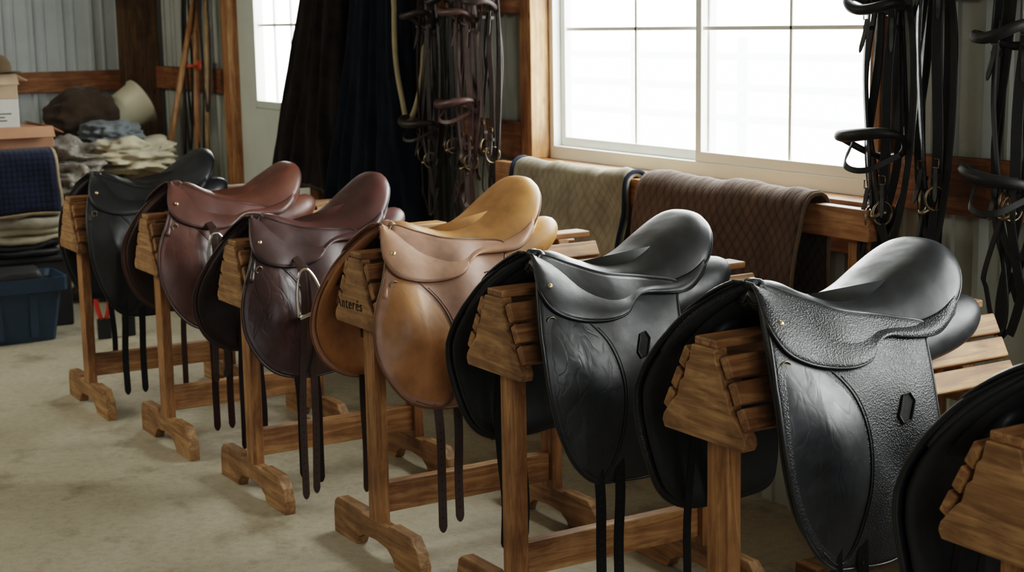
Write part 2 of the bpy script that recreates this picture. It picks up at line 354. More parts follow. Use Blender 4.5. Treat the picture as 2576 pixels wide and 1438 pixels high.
# ---------------------------------------------------------------- saddles
HWz=[.30,.45,.5,.62,.72,.8,.86,.92,.96,.99,1.01,1.025,1.037]; HWx=[.235,.245,.252,.258,.254,.234,.205,.160,.122,.087,.058,.03,.0]
hwf=sp(HWz,HWx)
DRESS=[(.070,1.025),(.018,.98),(-.022,.91),(-.040,.83),(-.040,.73),(-.024,.64),(.006,.548),(.046,.478),(.104,.436),(.20,.424),(.30,.428),(.372,.452),(.400,.52),(.402,.63),(.398,.74),(.402,.82),(.416,.89),(.435,.925),(.35,.945),(.22,.97),(.14,1.0)]
JUMP=[(.07,1.025),(.012,.97),(-.045,.89),(-.090,.80),(-.098,.71),(-.076,.63),(-.032,.558),(.030,.509),(.115,.484),(.22,.478),(.312,.490),(.362,.54),(.374,.66),(.386,.80),(.40,.88),(.42,.925),(.34,.945),(.22,.97),(.14,1.0)]
KDRESS=[(.035,.93),(-.008,.90),(-.030,.83),(-.031,.735),(-.015,.642),(.014,.555),(.054,.488),(.114,.446),(.156,.50),(.178,.62),(.178,.72),(.156,.81),(.113,.87),(.065,.91)]
KJUMP=[(.005,.93),(-.035,.885),(-.079,.80),(-.088,.71),(-.067,.633),(-.024,.566),(.036,.519),(.125,.493),(.154,.545),(.168,.65),(.160,.74),(.132,.81),(.088,.865),(.04,.905)]
def polar(outline2,nr,cen,fx,n=96,extra=None):
    O=cat(outline2,n,True); V=[];F=[]
    rs=[(k/nr)**.85 for k in range(1,nr+1)]
    c=np.array(cen); V.append(fx(c[0],c[1],0))
    for rr in rs:
        for q in O: w=c+(q-c)*rr; V.append(fx(w[0],w[1],rr))
    for i in range(n): F.append((0,1+i,1+(i+1)%n))
    for k in range(len(rs)-1):
        for i in range(n):
            j=(i+1)%n; F.append((1+k*n+i,1+(k+1)*n+i,1+(k+1)*n+j,1+k*n+j))
    return V,F,O
def gauss(x,m,s): return math.exp(-((x-m)/s)**2)
SY=[.060,.072,.11,.18,.26,.34,.42,.49,.55,.59,.612]; SW=[.0,.042,.070,.085,.105,.130,.152,.163,.156,.124,.074]
zcf=sp([.05,.07,.10,.14,.2,.27,.34,.41,.48,.54,.58,.62],[1.026,1.032,1.034,1.024,.998,.978,.982,1.004,1.040,1.070,1.086,1.093])
zrf=sp([.05,.07,.10,.14,.2,.27,.35,.42,.48,.54,.58,.60,.62],[1.01,1.016,1.010,.990,.962,.943,.930,.932,.952,.990,1.034,1.062,1.088])
OUT=[(0,.060)]+[(w,y) for w,y in zip(SW[1:],SY[1:])]+[(0,.622)]+[(-w,y) for w,y in zip(SW[1:][::-1],SY[1:][::-1])]
OUTC=cat(OUT,160,True)
_h=[(abs(q[0]),q[1]) for q in OUTC if q[0]>=-1e-6]; _h.sort(key=lambda t:t[1])
def Wf(y): return max(.012,float(np.interp(y,[t[1] for t in _h],[t[0] for t in _h])))
def seatz(x,y,rr):
    q=min(1,abs(x)/Wf(y)); ex=2.1+.7*max(0,min(1,(y-.2)/.25)); zc=zcf(y); zr=zrf(y)
    z=zc-(zc-zr)*q**ex
    if rr>.75: z-=.020*((rr-.75)/.25)**2
    return z
def saddle(x,y,psi,dh,label,style,M,dy=0,irons=None,strap_z=.12,keeper=None,dz=0,dx=-.012,stamp=False,shear=0,sy=1,flare=.015):
    Z0=.7; e=empty('saddle',(x+dx,y+dy,Z0+dh),psi)
    setinfo(e,label,'saddle','english riding saddles on the stands')
    out=DRESS if style=='d' else JUMP; kn=KDRESS if style=='d' else KJUMP
    T=lambda P:[(q[0],q[1],q[2]-Z0) for q in P]
    side=[1]
    def flapx(yy,zz):
        v=hwf(zz)
        if side[0]<0: v+=flare*max(0,min(1,(.90-zz)/.14))
        v+=.008*gauss(yy,.06 if style=='d' else .01,.05)*gauss(zz,.76,.10)
        v-=.018*max(0,(yy-.22)/.2)*max(0,min(1,(.9-zz)/.3))
        v-=.022*max(0,(.06-yy)/.12)*max(0,min(1,(.95-zz)/.1))
        v+=.004*math.sin(yy*23+zz*17)+.004*math.sin(yy*31-zz*9+x)+.004*noise.noise(Vector((yy*9,zz*9,x*3)))
        return v
    V,F,O=polar(OUT,24,(0,.38),lambda a,b,rr:(a,b,seatz(a,b,rr)),128)
    n=128; base=1+23*n
    rim=[V[base+i] for i in range(n)]
    for (kk,dzz) in ((1.004,-.010),(.99,-.022),(.93,-.032),(.80,-.040)):
        s0=len(V); 
        for q in rim: V.append((q[0]*kk,.38+(q[1]-.38)*kk,q[2]+dzz))
        for i in range(n): j=(i+1)%n; F.append((s0-n+i,s0+i,s0+j,s0-n+j))
    F.append(tuple(range(len(V)-n,len(V))))
    mk('seat',T(V),F,M['seat'],e)
    mb=MB(); P=[(q[0]*1.003,.38+(q[1]-.38)*1.003,q[2]-.010-Z0) for q in rim]; mb.tube(P,.0035,6,closed=True); mb.obj('welt',M['edge'],e)
    R=[]
    for kk,fz in ((.95,-.028),(.90,-.05),(.93,None),(.86,None)):
        ring=[]
        for q in rim[::2]:
            yy=.38+(q[1]-.38)*kk+(.012 if kk>.92 else .02); zb=.955 if yy<.2 else .955-.05*min(1,(yy-.2)/.15)
            z=q[2]+fz if fz else zb-(0 if kk>.87 else .012)
            ring.append((q[0]*kk,max(yy,.12),max(z,zb-.012)-Z0))
        R.append(ring)
    mb=MB(); mb.rings(R); mb.obj('cantle',M['seat'],e)
    for s in (1,-1):
        side[0]=s
        V,F,O=polar(out,18,(.17,.74),lambda a,b,rr:(s*flapx(a,b),a,b),150)
        mk('flap',T(V),F,M['flap'],e,solid=.007,offs=0)
        Oc=cat(out,150,True); mb=MB()
        mb.tube([(s*(flapx(q[0],q[1])+.001),q[0],q[1]-Z0) for q in Oc],.0045,8,closed=True); mb.obj('piping',M['edge'],e)
        ins=[( .17+(q[0]-.17)*.93-.005, .74+(q[1]-.74)*.95) for q in out]
        V,F,O=polar(ins,8,(.17,.74),lambda a,b,rr:(s*(flapx(a,b)-.02-.008*gauss(a,.02,.08)),a,b),72)
        mk('sweat_flap',T(V),F,M['under'],e,solid=.012,offs=0)
        V,F,O=polar(kn,16,(.065 if style=='d' else .035,.72),lambda a,b,rr:(s*(flapx(a,b)+.002+.0045*(1-rr**6)),a,b),120)
        mk('knee_pad',T(V),F,M['knee'],e,solid=.004,offs=-1)
        kc=cat(kn,120,True)
        mb=MB(); mb.tube([(s*(flapx(q[0],q[1])+.0045),q[0],q[1]-Z0) for q in kc[52:118]],.0022,6); mb.tube([(s*(flapx(q[0]+.009,q[1])+.0040),q[0]+.009,q[1]-Z0) for q in kc[58:108]],.0012,6); mb.obj('stitching',M['edge'],e)
        yo=0 if style=='d' else -.012
        Tp=cat([(.006,.050,1.032),(.040,.060,1.022),(.068,.11,.998),(.084,.18,.966),(.104,.26,.943),(.130,.34,.926),(.151,.42,.926),(.161,.49,.945),(.154,.54,.974)],60)
        Bp=cat([(.045+yo,1.03),(.012+yo,.985),(.000+yo,.945),(.020+yo,.908),(.080,.880),(.16,.868),(.228,.876),(.268,.900),(.31,.912),(.38,.905),(.46,.905),(.54,.935)],60)
        V=[];F=[];nj=12
        for i in range(60):
            for j in range(nj):
                t=j/(nj-1); a0=Tp[i]; b0=Bp[i]; zz=a0[2]*(1-t)+b0[1]*t; yy=a0[1]*(1-t)+b0[0]*t
                xo=(a0[0]-hwf(a0[2]))*(1-t)**1.5+.011*(1-(1-t)**1.5)+.010*math.sin(math.pi*t)
                V.append((s*(hwf(zz)+xo+ (flapx(yy,zz)-hwf(zz))*t),yy,zz))
        for i in range(59):
            for j in range(nj-1): F.append((i*nj+j,(i+1)*nj+j,(i+1)*nj+j+1,i*nj+j+1))
        mk('skirt',T(V),F,M['skirt'],e,solid=.006,offs=0)
        mb=MB(); edge=[V[j] for j in range(nj)]+[V[i*nj+nj-1] for i in range(1,60)]
        mb.tube(T(edge),.0036,6); mb.obj('skirt_edge',M['edge'],e)
        zz=.962; yy=.034+yo; xx=hwf(zz)+.014
        mb=MB(); mb.tube([(s*(xx-.006),yy,zz-Z0-.002),(s*(xx+.004),yy,zz-Z0+.003),(s*(xx+.007),yy,zz-Z0+.005)],[.0075,.0075,.004],14); mb.obj('stud',BRASS,e)
        mb=MB(); mb.tube([(s*(hwf(.89)+.004),.002+yo+.013*math.cos(t),.886-Z0+.011*math.sin(t)) for t in np.linspace(0,2*math.pi,14,endpoint=False)],.0022,6,closed=True); mb.obj('dee_ring',AGED,e)
        R=[]
        st=[(.045,.12,.872,.02,.012),(.06,.130,.868,.06,.026),(.10,.135,.866,.085,.034),(.17,.135,.866,.09,.036),(.25,.130,.868,.082,.036),(.36,.124,.878,.075,.036),(.45,.12,.888,.068,.040),(.53,.118,.898,.064,.045),(.58,.116,.907,.060,.047),(.62,.113,.915,.050,.043),(.65,.11,.921,.030,.028),(.66,.109,.923,.008,.008)]
        ld=np.array([.52,-.854]); nd=np.array([.854,.52])
        S=cat(st,34)
        for q in S:
            ring=[]
            for k in range(18):
                t=2*math.pi*k/18; o2=ld*math.cos(t)*q[3]+nd*math.sin(t)*q[4]
                ring.append((s*(q[1]+o2[0]),q[0],q[2]+o2[1]-Z0))
            R.append(ring)
        mb=MB(); mb.rings(R); mb.obj('panel',M['panel'],e)
        for bi,yb in enumerate((.10,.175)):
            xx=hwf(.6)-.014; sw=random.uniform(-.022,.022); zb=strap_z+random.uniform(-.02,.02)
            P=cat([(s*(xx-.01),yb+.01,.68),(s*xx,yb,.55),(s*(xx+.004),yb+sw*.6,.4),(s*(xx-.006),yb+sw,.25),(s*(xx-.002),yb+sw*.9,zb)],22)
            mb=MB(); mb.strap(T(P),.028,.004,(.25*s,1,0),tip=True)
            for k in range(12):
                q=P[-2-k]; mb.box((q[0]+s*.0022,q[1],q[2]-Z0),(.0003,.003,.003),None,1)
            mb.obj('billet_strap',[M['strap'],DARKFELT],e,smooth=False)
        if keeper:
            yy,zz=keeper; an=math.radians(-24)
            def kp(u,w,o=.0062):
                y1=yy+u*math.cos(an)-w*math.sin(an); z1=zz+u*math.sin(an)+w*math.cos(an)
                return (s*(flapx(y1,z1)+o),y1,z1-Z0)
            pts=[(0,-.034),(.016,-.022),(.016,.022),(0,.034),(-.016,.022),(-.016,-.022)]
            loop_=[]
            for i in range(6):
                for t in (0,.33,.66): loop_.append((pts[i][0]*(1-t)+pts[(i+1)%6][0]*t,pts[i][1]*(1-t)+pts[(i+1)%6][1]*t))
            mb=MB(); mb.tube([kp(*q) for q in loop_],.0026,6,closed=True); mb.add([kp(*q,.0048) for q in loop_],[tuple(range(len(loop_)))],1)
            mb.obj('billet_keeper',[M['edge'],DARKFELT],e,smooth=False)
        if stamp and s==1:
            mb=MB()
            for k in range(7):
                for q in range(3):
                    yy,zz=.315+.009*q,.80+.010*k; mb.box((flapx(yy,zz)+.0045,yy,zz-Z0),(.0010,.0028,.0024))
            mb.obj('embossed_stamp',leather('stamp_dark_tan',(.09,.035,.014)),e,smooth=False)
    side[0]=1
    P=[]
    fr=[q for q in cat(out[:4],30)]
    def yfr(z): return float(np.interp(z,[q[1] for q in fr[::-1]],[q[0] for q in fr[::-1]]))
    zs=[.86,.90,.935,.965,.99,1.01,1.022,1.030]
    A=[(hwf(z)-.008,yfr(z)+.014,z-.005) for z in zs]; A=A+[(0,.060,1.027)]+[(-q[0],q[1],q[2]) for q in A[::-1]]
    P=cat(A,60); mb=MB(); mb.tube(T(P),[.008+.005*math.sin(math.pi*k/59) for k in range(60)],10); mb.obj('pommel',M['skirt'],e)
    A2=[(q[0]*.88,q[1]+.02,q[2]-.014) for q in A]; P=cat(A2,40)
    R=[[ (q[0],q[1],q[2]-Z0) for q in P],[ (q[0],q[1]+.10,q[2]-.02-Z0) for q in P],[ (q[0]*.8,q[1]+.3,q[2]-.05-Z0) for q in P]]
    mb=MB(); mb.rings(R,closed=False,caps=False); mb.obj('gullet',DARKFELT,e,solid=.004)
    if irons:
        for (s,yi,zt,lz) in irons:
            xx=flapx(yi,zt-.07)+.034
            pts=[(0,0),(.016,-.006),(.033,-.035),(.046,-.075),(.053,-.12),(.055,-.145)]
            arc=cat([(-q[0],q[1]) for q in pts[::-1]]+pts[1:],34)
            tl=math.radians(8)
            def tr(u,w): return (s*(xx+ .02*(-w/.15)),yi+u*math.cos(tl)-w*math.sin(tl),zt+u*math.sin(tl)+w*math.cos(tl)-Z0)
            ir=empty('stirrup',(0,0,0)); ir.parent=e
            mb=MB(); mb.tube([tr(*q) for q in arc],[.0042+.003*abs(k-16.5)/16.5 for k in range(34)],8,flat=1.3); mb.obj('stirrup_iron',STEEL,ir)
            mb=MB(); c=[tr(-.056,-.148),tr(.056,-.148)]; mb.tube(c,.009,8,flat=1.8,up=(0,0,1)); mb.obj('tread',STEEL,ir)
            for k,(ddy,zz) in enumerate(((-.016,lz),(.022,lz+.015))):
                P=cat([(s*(hwf(.9)+.0),yi+.005,.90),(s*(xx-.004),yi+ddy*.3,zt-.0),(s*(xx+.022-k*.016),yi+ddy*.6,zt-.1),(s*(xx+.010-k*.006),yi+ddy,.60),(s*(xx-.004),yi+ddy*1.4,.35),(s*(xx-.010),yi+ddy*1.2,zz)],34)
                mb=MB(); mb.strap(T(P),.027,.004,(.3*s,1,0),tip=True)
                for h in range(13): q=P[-2-h]; mb.box((q[0]+s*.0022,q[1],q[2]-Z0),(.0003,.0028,.0028),None,1)
                mb.obj('stirrup_leather',[M.get('leathers',M['strap']),DARKFELT],e,smooth=False)
    # individual proportions of this saddle (length, balance front to back)
    for o in e.children_recursive:
        if o.type!='MESH': continue
        n=len(o.data.vertices); co=np.empty(n*3); o.data.vertices.foreach_get('co',co); co=co.reshape(-1,3)
        wgt=np.clip((co[:,2]+.45)/.5,0,1)      # strap ends keep their height
        co[:,2]+=(shear*(co[:,1]-.08)+dz)*wgt
        co[:,1]=.055+(co[:,1]-.055)*sy
        o.data.vertices.foreach_set('co',co.ravel()); o.data.update()
    return e
def mats(pfx,seat,flap=None,knee=None,edge=None,rough=.38,grain=.2,gs=420,skirt=None,panel=None,under=None,wr=.3):
    flap=flap or seat; knee=knee or flap; edge=edge or mul(seat,.45); skirt=skirt or flap
    return dict(seat=leather(pfx+'_seat_leather',seat,rough-.01,.10,500),flap=leather(pfx+'_flap_leather',flap,rough+.03,grain,gs,.05,wsc=3),
      skirt=leather(pfx+'_skirt_leather',skirt,rough-.01,grain,gs),knee=leather(pfx+'_knee_leather',knee,rough,.1,500,wr),
      edge=leather(pfx+'_edge_leather',edge,.45,.05,300),panel=leather(pfx+'_panel_leather',panel or seat,.4,.1,500),
      under=leather(pfx+'_underside_leather',under or mul(flap,.8),.7,.2,300,coat=0),strap=leather(pfx+'_strap_leather',mul(edge,.8),.55,.1,300,coat=0,spec=.3))
BK=(.012,.0135,.016)
M1=mats('black_plain',BK,rough=.42,wr=.2); 
M2=mats('red_brown',(.100,.036,.023),(.090,.036,.028),edge=(.035,.011,.009),under=(.03,.015,.012),wr=.2)
M3=mats('oxblood',(.060,.021,.018),(.045,.021,.021),edge=(.014,.006,.006),under=(.02,.01,.009),wr=.45)
M3['leathers']=M2['leathers']=leather('stirrup_leather_brown',(.040,.020,.015),.45,.1,300,coat=.1)
M4=mats('tan',(.43,.20,.066),(.33,.175,.115),(.37,.17,.062),edge=(.13,.055,.02),rough=.42,skirt=(.37,.195,.12),under=(.28,.125,.036),grain=.12,wr=.12)
M4['strap']=leather('dark_brown_strap',(.035,.015,.010),.5,.1,300)
M5=mats('black_smooth',BK,rough=.37,wr=.45,grain=.15,edge=(.003,.0032,.004))
M6=mats('black_grained',BK,rough=.39,grain=.95,gs=270,wr=.25,edge=(.003,.0032,.004))
sd=STANDS
saddle(*sd[0],'worn black leather english saddle near the storage pile','d',M1,dy=.022,dz=-.034,shear=.052,sy=.92)
saddle(*sd[1],'reddish brown leather jumping saddle with steel stirrup','j',M2,irons=[(1,.13,.86,.30)],dy=.028,dz=-.012,sy=.89)
saddle(*sd[2],'dark oxblood leather saddle with hanging stirrup and leathers','j',M3,irons=[(1,.135,.865,.06)],dy=-.008,dz=-.048,shear=.13,sy=.86,flare=.03)
saddle(*sd[3],'golden tan leather jumping saddle beside black saddles','j',M4,dy=.004,dz=-.046,shear=.11,sy=.90,stamp=True,flare=.005)
saddle(*sd[4],'smooth black leather dressage saddle next to the tan one','d',M5,keeper=(.262,.795),dy=.022,dz=-.040,shear=.04,sy=.955,flare=.05)
saddle(*sd[5],'black pebble-grained leather dressage saddle with broad skirt','d',M6,keeper=(.300,.770),dy=.030,dz=-.018,sy=.97,flare=.045)
saddle(*sd[6],'black leather saddle at the end of the row','d',M5,dy=.02,dz=-.02,flare=.03)

# ---------------------------------------------------------------- blanket rack + pads
RY=3.06
e=empty('blanket_rack',(-4.15,RY,0)); setinfo(e,'long wooden rail rack holding quilted pads under the window','rack')
mb=MB(); mb.bx(-1.1,.96,-.02,.02,.975,1.065); mb.obj('rail',W_TR,e,smooth=False,bev=.003)
for xx in (-1.0,.86):
    mb=MB(); mb.bx(xx-.02,xx+.07,.02,.058,0,1.04); mb.obj('leg',W_STZ,e,smooth=False,bev=.003)
    mb=MB(); mb.bx(xx-.02,xx+.07,-.16,.14,0,.04); mb.obj('foot',W_STX,e,smooth=False,bev=.003)
def pad(name,label,cat_,x0,x1,yc,zt,drop,mat,bind,th=.02,hw=.03,seed=1,back=None,br=.007,wob=.03,wz=.010):
    back=back or drop
    e=empty(name,((x0+x1)/2,yc,zt)); setinfo(e,label,cat_)
    nx=50; prof=[]
    prof=cat([(-hw-.055,-drop),(-hw-.045,-drop*.6),(-hw-.03,-.12),(-hw-.012,-.03),(-hw*.4,-.002),(hw*.4,0),(hw+.01,-.03),(hw+.022,-.15),(hw+.03,-back)],50)
    V=[];F=[]
    W=(x1-x0)/2
    for i in range(nx+1):
        u=-W+2*W*i/nx
        for q in prof:
            n1=noise.noise(Vector((u*4+seed,q[1]*4,seed*1.7+q[0]))); d=-q[1]
            V.append((u+.012*noise.noise(Vector((q[1]*4,seed,u))),q[0]-(wob*n1*min(1,d/.15)), q[1]+wz*noise.noise(Vector((u*5,seed,0)))+wz*.5*noise.noise(Vector((u*14,seed,q[0]*9)))))
    m=len(prof)
    for i in range(nx):
        for j in range(m-1): F.append((i*m+j,(i+1)*m+j,(i+1)*m+j+1,i*m+j+1))
    mk('quilted_cloth',V,F,mat,e,solid=th,offs=1)
    mb=MB()
    for i in (0,nx): mb.tube([Vector(V[i*m+j])+Vector((0,-.004 if j<m/2 else .004,.003)) for j in range(m)],br+.003,8,flat=1)
    mb.tube([Vector(V[i*m])+Vector((0,-.006,0)) for i in range(nx+1)],br,8)
    mb.obj('binding',bind,e)
    return e
QG=quilt('faded_green_quilt',(.27,.235,.170),25,.35,strength=.4,dist=.004,pw=.25,mixf=.35); QB=quilt('brown_quilt',(.105,.069,.049),26,.25,strength=.6,dist=.004,pw=.25,mixf=.65); 
pad('saddle_pad','faded olive beige quilted pad draped over the rail','saddle pad',-5.08,-4.33,RY,1.085,.42,QG,cloth('navy_binding',(.018,.024,.038)),.016,seed=2,wob=.07,br=.005,wz=.022)
pad('saddle_pad','brown diamond-quilted pad draped over the rail','saddle pad',-4.24,-3.42,RY,1.088,.42,QB,cloth('brown_binding',(.16,.115,.08)),.012,seed=5,br=.004,wz=.014)

# ---------------------------------------------------------------- hanging coats
def coat(label,xt,wt,xb,wb,zt,zb,yc,mat,trimm,nf,seed,pwr=1.0):
    e=empty('coat',(xt,yc,zt)); setinfo(e,label,'coat')
    n=220; R=[]; K=50
    for k in range(K+1):
        t=k/K; z=zt-(zt-zb)*t; c=xt+(xb-xt)*t; w=(wt+(wb-wt)*t**pwr)/2*min(1,.25+math.sqrt(t*5) if t<.12 else 1); d=.045+.05*t
        ring=[]
        for i in range(n):
            th=2*math.pi*i/n; cx_=math.cos(th); wv=cx_+.22*noise.noise(Vector((cx_*1.6+seed,t*1.6,0)))
            am=(.15+.42*t)
            fold=noise.noise(Vector((wv*nf*.42+seed,t*.5,3)))*1.5
            ff=1+am*(1.25*fold+.5*noise.noise(Vector((cx_*3.3+seed,math.sin(th)*2.3,t*1.8)))+.3*noise.noise(Vector((cx_*9+seed,1,t*6))))
            ring.append((c-xt+w*cx_*(1+.10*(ff-1)),max(-.17,min(.13,d*math.sin(th)*ff*1.25-.02)),z-zt+.016*noise.noise(Vector((cx_*3,seed,1)))*t*2))
        R.append(ring)
    mb=MB(); mb.rings(R); mb.obj('coat_body',mat,e)
    mb=MB()
    rg=[(q[0]*1.0,q[1],q[2]+.012) for q in R[-1][::2]]; mb.tube(rg,.009,6,closed=True); mb.obj('hem_band',trimm,e)
    mb=MB(); mb.tube([(0,.16,.02),(0,.0,.03),(0,-.03,.03),(0,-.04,.06)],.007,8); mb.obj('hook',STEEL,e)
    return e
CBR=cloth('brown_wool',(.017,.012,.0105),.5,700,.05,9); CNV=cloth('navy_wool',(.0050,.0075,.013),.5,700,.05,9); 
coat('long dark brown wool coat hanging beside the door',-6.90,.34,-7.20,.84,1.98,.80,3.12,CBR,cloth('brown_hem',(.05,.035,.02)),13,1.3)
coat('long navy wool coat hanging on the wall',-6.34,.46,-6.44,.96,1.98,.60,3.12,CNV,cloth('olive_hem',(.025,.027,.017)),14,4.1)

# ---------------------------------------------------------------- bridles
LBK=leather('bridle_black',(.009,.0088,.0085),.48,.1,300,coat=.08,spec=.42); LBR=leather('bridle_brown',(.070,.036,.032),.40,.1,300,coat=.15); LDB=leather('bridle_dark_brown',(.022,.013,.010),.46,.1,300,coat=.08,spec=.42)
def bridle(label,x,zb,zn,mat,seed,ys=3.14,w=.09,reinz=.9,cheek=1.06,skew=.02,twist=0,nose=True,brow=True,thick=1.0,tang=1.0):
    rnd=random.Random(seed); e=empty('bridle',(x,ys,1.84),twist); setinfo(e,label,'bridle','leather bridles hanging on the wall')
    def T(P): return [(q[0]-x,q[1]-ys,q[2]-1.84) for q in P]
    def S(name,P,wd=.02,t=.006,d=(1,0,0),n=40,m=mat):
        C=cat(P,n); mb=MB(); mb.strap(T(C),wd*thick,t,d); mb.obj(name,m,e,smooth=False); return C
    S('crownpiece',[(x-w*.62,ys-.02,zb+.02),(x-w*.5,ys-.01,1.78),(x-.03,ys,1.86),(x+.03,ys,1.86),(x+w*.5,ys-.01,1.78),(x+w*.62,ys-.02,zb+.02)],.032,.007,(.3,1,0))
    for s in (-1,1):
        j=rnd.uniform(-.03,.03)*tang; cx,cz=x+s*w*.35+skew+j,cheek-.035+rnd.uniform(-.03,.03)
        C=S('cheekpiece',[(x+s*w*.62,ys-.02,zb+.05),(x+s*(w*.6)+j*.4,ys-.035,zb-.15),(x+s*w*.5+skew+j,ys-.04,zn),(cx,ys-.035,cz+.035)],.022,.007,(.8,.5*s,0))
        S('throatlatch',[(x+s*w*.55,ys,zb+.05),(x+s*w*1.0+j,ys+.005,zb-.2),(x+s*w*.7-j,ys+.01,zn-.1),(x+j*2,ys+.012,zn-.30)],.015,.005,(1,0,0))
        if nose: S('noseband_hanger',[(x+s*w*.4,ys-.005,1.80),(x+s*w*.35-j,ys-.01,zb-.1),(x+s*w*.7+skew,ys-.03,zn+.02)],.015,.005,(1,.3,0))
        mb=MB(); mb.tube(T([(cx+.010*math.cos(t)*s,ys-.035+.026*math.cos(t),cz+.032*math.sin(t)) for t in np.linspace(0,2*math.pi,26,endpoint=False)]),.0040,8,closed=True); mb.obj('bit_ring',AGED,e)
        for fr in (.12,.9):
            q=C[int(fr*39)]; zz=q[2]; P=[(q[0]-.012,q[1]-.007,zz-.012),(q[0]+.012,q[1]-.007,zz-.012),(q[0]+.012,q[1]-.007,zz+.012),(q[0]-.012,q[1]-.007,zz+.012)]
            mb=MB(); mb.tube(T(P),.0020,6,closed=True); mb.obj('buckle',AGED,e)
            mb=MB(); mb.box(T([(q[0],q[1],zz-.035)])[0],(.013,.008,.006)); mb.obj('strap_keeper',mat,e,smooth=False)
            mb=MB(); mb.strap(T([(q[0],q[1]-.006,zz-.01),(q[0]+.004*s,q[1]-.010,zz-.05),(q[0]+.010*s,q[1]-.016,zz-.085)]),.016,.003,(1,0,0),tip=True); mb.obj('strap_end',mat,e,smooth=False)
        k1=rnd.uniform(-.03,.03)*tang; k2=rnd.uniform(-.04,.04)*tang
        S('rein',[(cx,ys-.04,cz-.03),(x+s*w*.75+k1,ys-.03,cheek-.2),(x+s*w*.65+k2,ys-.02,reinz+.12),(x+s*w*.25+k1,ys-.02,reinz),(x-s*.02+k2,ys-.02,reinz+.09),(x+s*.05+k1*.5,ys-.01,1.2),(x+s*.045,ys-.0,1.5),(x+s*.02,ys+.01,1.85)],.018,.005,(.9,.4*s,.1),70)
    # a looped spare rein swinging wide of the cheekpieces
    S('looped_rein',[(x+.01,ys+.005,1.84),(x+w*1.3,ys-.01,1.55),(x+w*1.45,ys-.02,1.25),(x+w*.9,ys-.03,1.0),(x+w*.1,ys-.035,1.04),(x-w*.5,ys-.03,1.25),(x-w*.3,ys-.01,1.5),(x-.01,ys+.005,1.84)],.014,.005,(.9,.3,.1),70)
    K=48; A=np.linspace(0,2*math.pi,K,endpoint=False)
    if brow:
        mb=MB(); P=[(x+skew*.5+w*1.1*math.cos(t),ys-.06+.06*math.sin(t),zb+.014*math.cos(t*1+seed)-.015*math.sin(t)+.03*math.cos(t)**2) for t in A]
        mb.tube(T(P),[.011+.004*max(0,-math.sin(t)) for t in list(A)],8,closed=True); mb.obj('browband',mat,e)
    if nose:
        mb=MB(); P=[(x+skew+w*1.35*math.cos(t),ys-.07+.07*math.sin(t),zn-.022*math.sin(t)-.016*math.cos(t+seed)+.022*math.cos(t)**2) for t in A]
        mb.tube(T(P),[.010+.008*max(0,-math.sin(t)) for t in list(A)],10,closed=True); mb.obj('noseband',mat,e)
        S('noseband_strap',[(x+skew-w*1.15,ys-.06,zn),(x+skew-w*.5,ys-.13,zn-.05),(x+skew+w*.4,ys-.12,zn-.06),(x+skew+w*1.1,ys-.05,zn-.02)],.013,.005,(0,.3,1))
    mb=MB(); mb.tube(T(cat([(x-w*.35+skew,ys-.035,cheek-.035),(x+skew,ys-.06,cheek-.05),(x+w*.35+skew,ys-.035,cheek-.035)],12)),.007,8); mb.obj('bit',AGED,e)
    mb=MB(); mb.tube([(0,YW-.06-ys,-.02),(0,-.02,-.02)],[.035,.035],16); mb.tube([(0,-.02,-.02),(0,-.03,-.01)],[.045,.045],16); mb.obj('hanger',W_STX,e)
    return e
bridle('dark brown leather bridle hanging beside the navy coat',-5.92,1.60,1.17,LDB,1,w=.075,reinz=.78,ys=3.12)
bridle('black leather bridle with long looped reins among others',-5.76,1.68,1.30,LBK,11,w=.055,reinz=.70,ys=3.15,nose=False,cheek=1.12)
bridle('brown leather bridle with rolled noseband and steel bit',-5.57,1.61,1.265,LBR,2,w=.078,reinz=.84,ys=3.11,thick=1.15)
bridle('dark leather bridle with brass buckles beside the window',-5.39,1.66,1.36,LDB,3,w=.055,reinz=.78,ys=3.12,cheek=1.14,nose=False)
bridle('black leather bridle with padded noseband beside the window',-3.19,1.61,1.245,LBK,4,w=.078,reinz=.86,ys=3.10,cheek=1.10,thick=1.25,tang=.6)
bridle('black leather bridle with looped reins beside another bridle',-3.05,1.70,1.27,LBK,5,w=.055,reinz=.88,ys=3.14,cheek=1.12,nose=False,thick=1.3,tang=.6)
bridle('black leather double bridle with wide rolled noseband',-2.735,1.53,1.17,LBK,6,w=.075,reinz=.78,ys=3.10,cheek=1.14,thick=1.3,tang=.5)
ROPE=cloth('cream_rope',(.34,.28,.17),.2)
e=empty('lead_rope',(-6.02,3.13,1.8)); setinfo(e,'cream cotton lead rope hanging among the bridles','rope')
mb=MB(); P=cat([(-.06,.12,.03),(-.06,-.08,.02),(-.07,-.09,-.15),(-.07,-.09,-.35),(-.02,-.09,-.52),(.02,-.08,-.62),(.03,-.02,-.45),(.0,.03,-.1),(-.04,.06,.02)],60); mb.tube(P,.012,8); mb.obj('rope',ROPE,e)

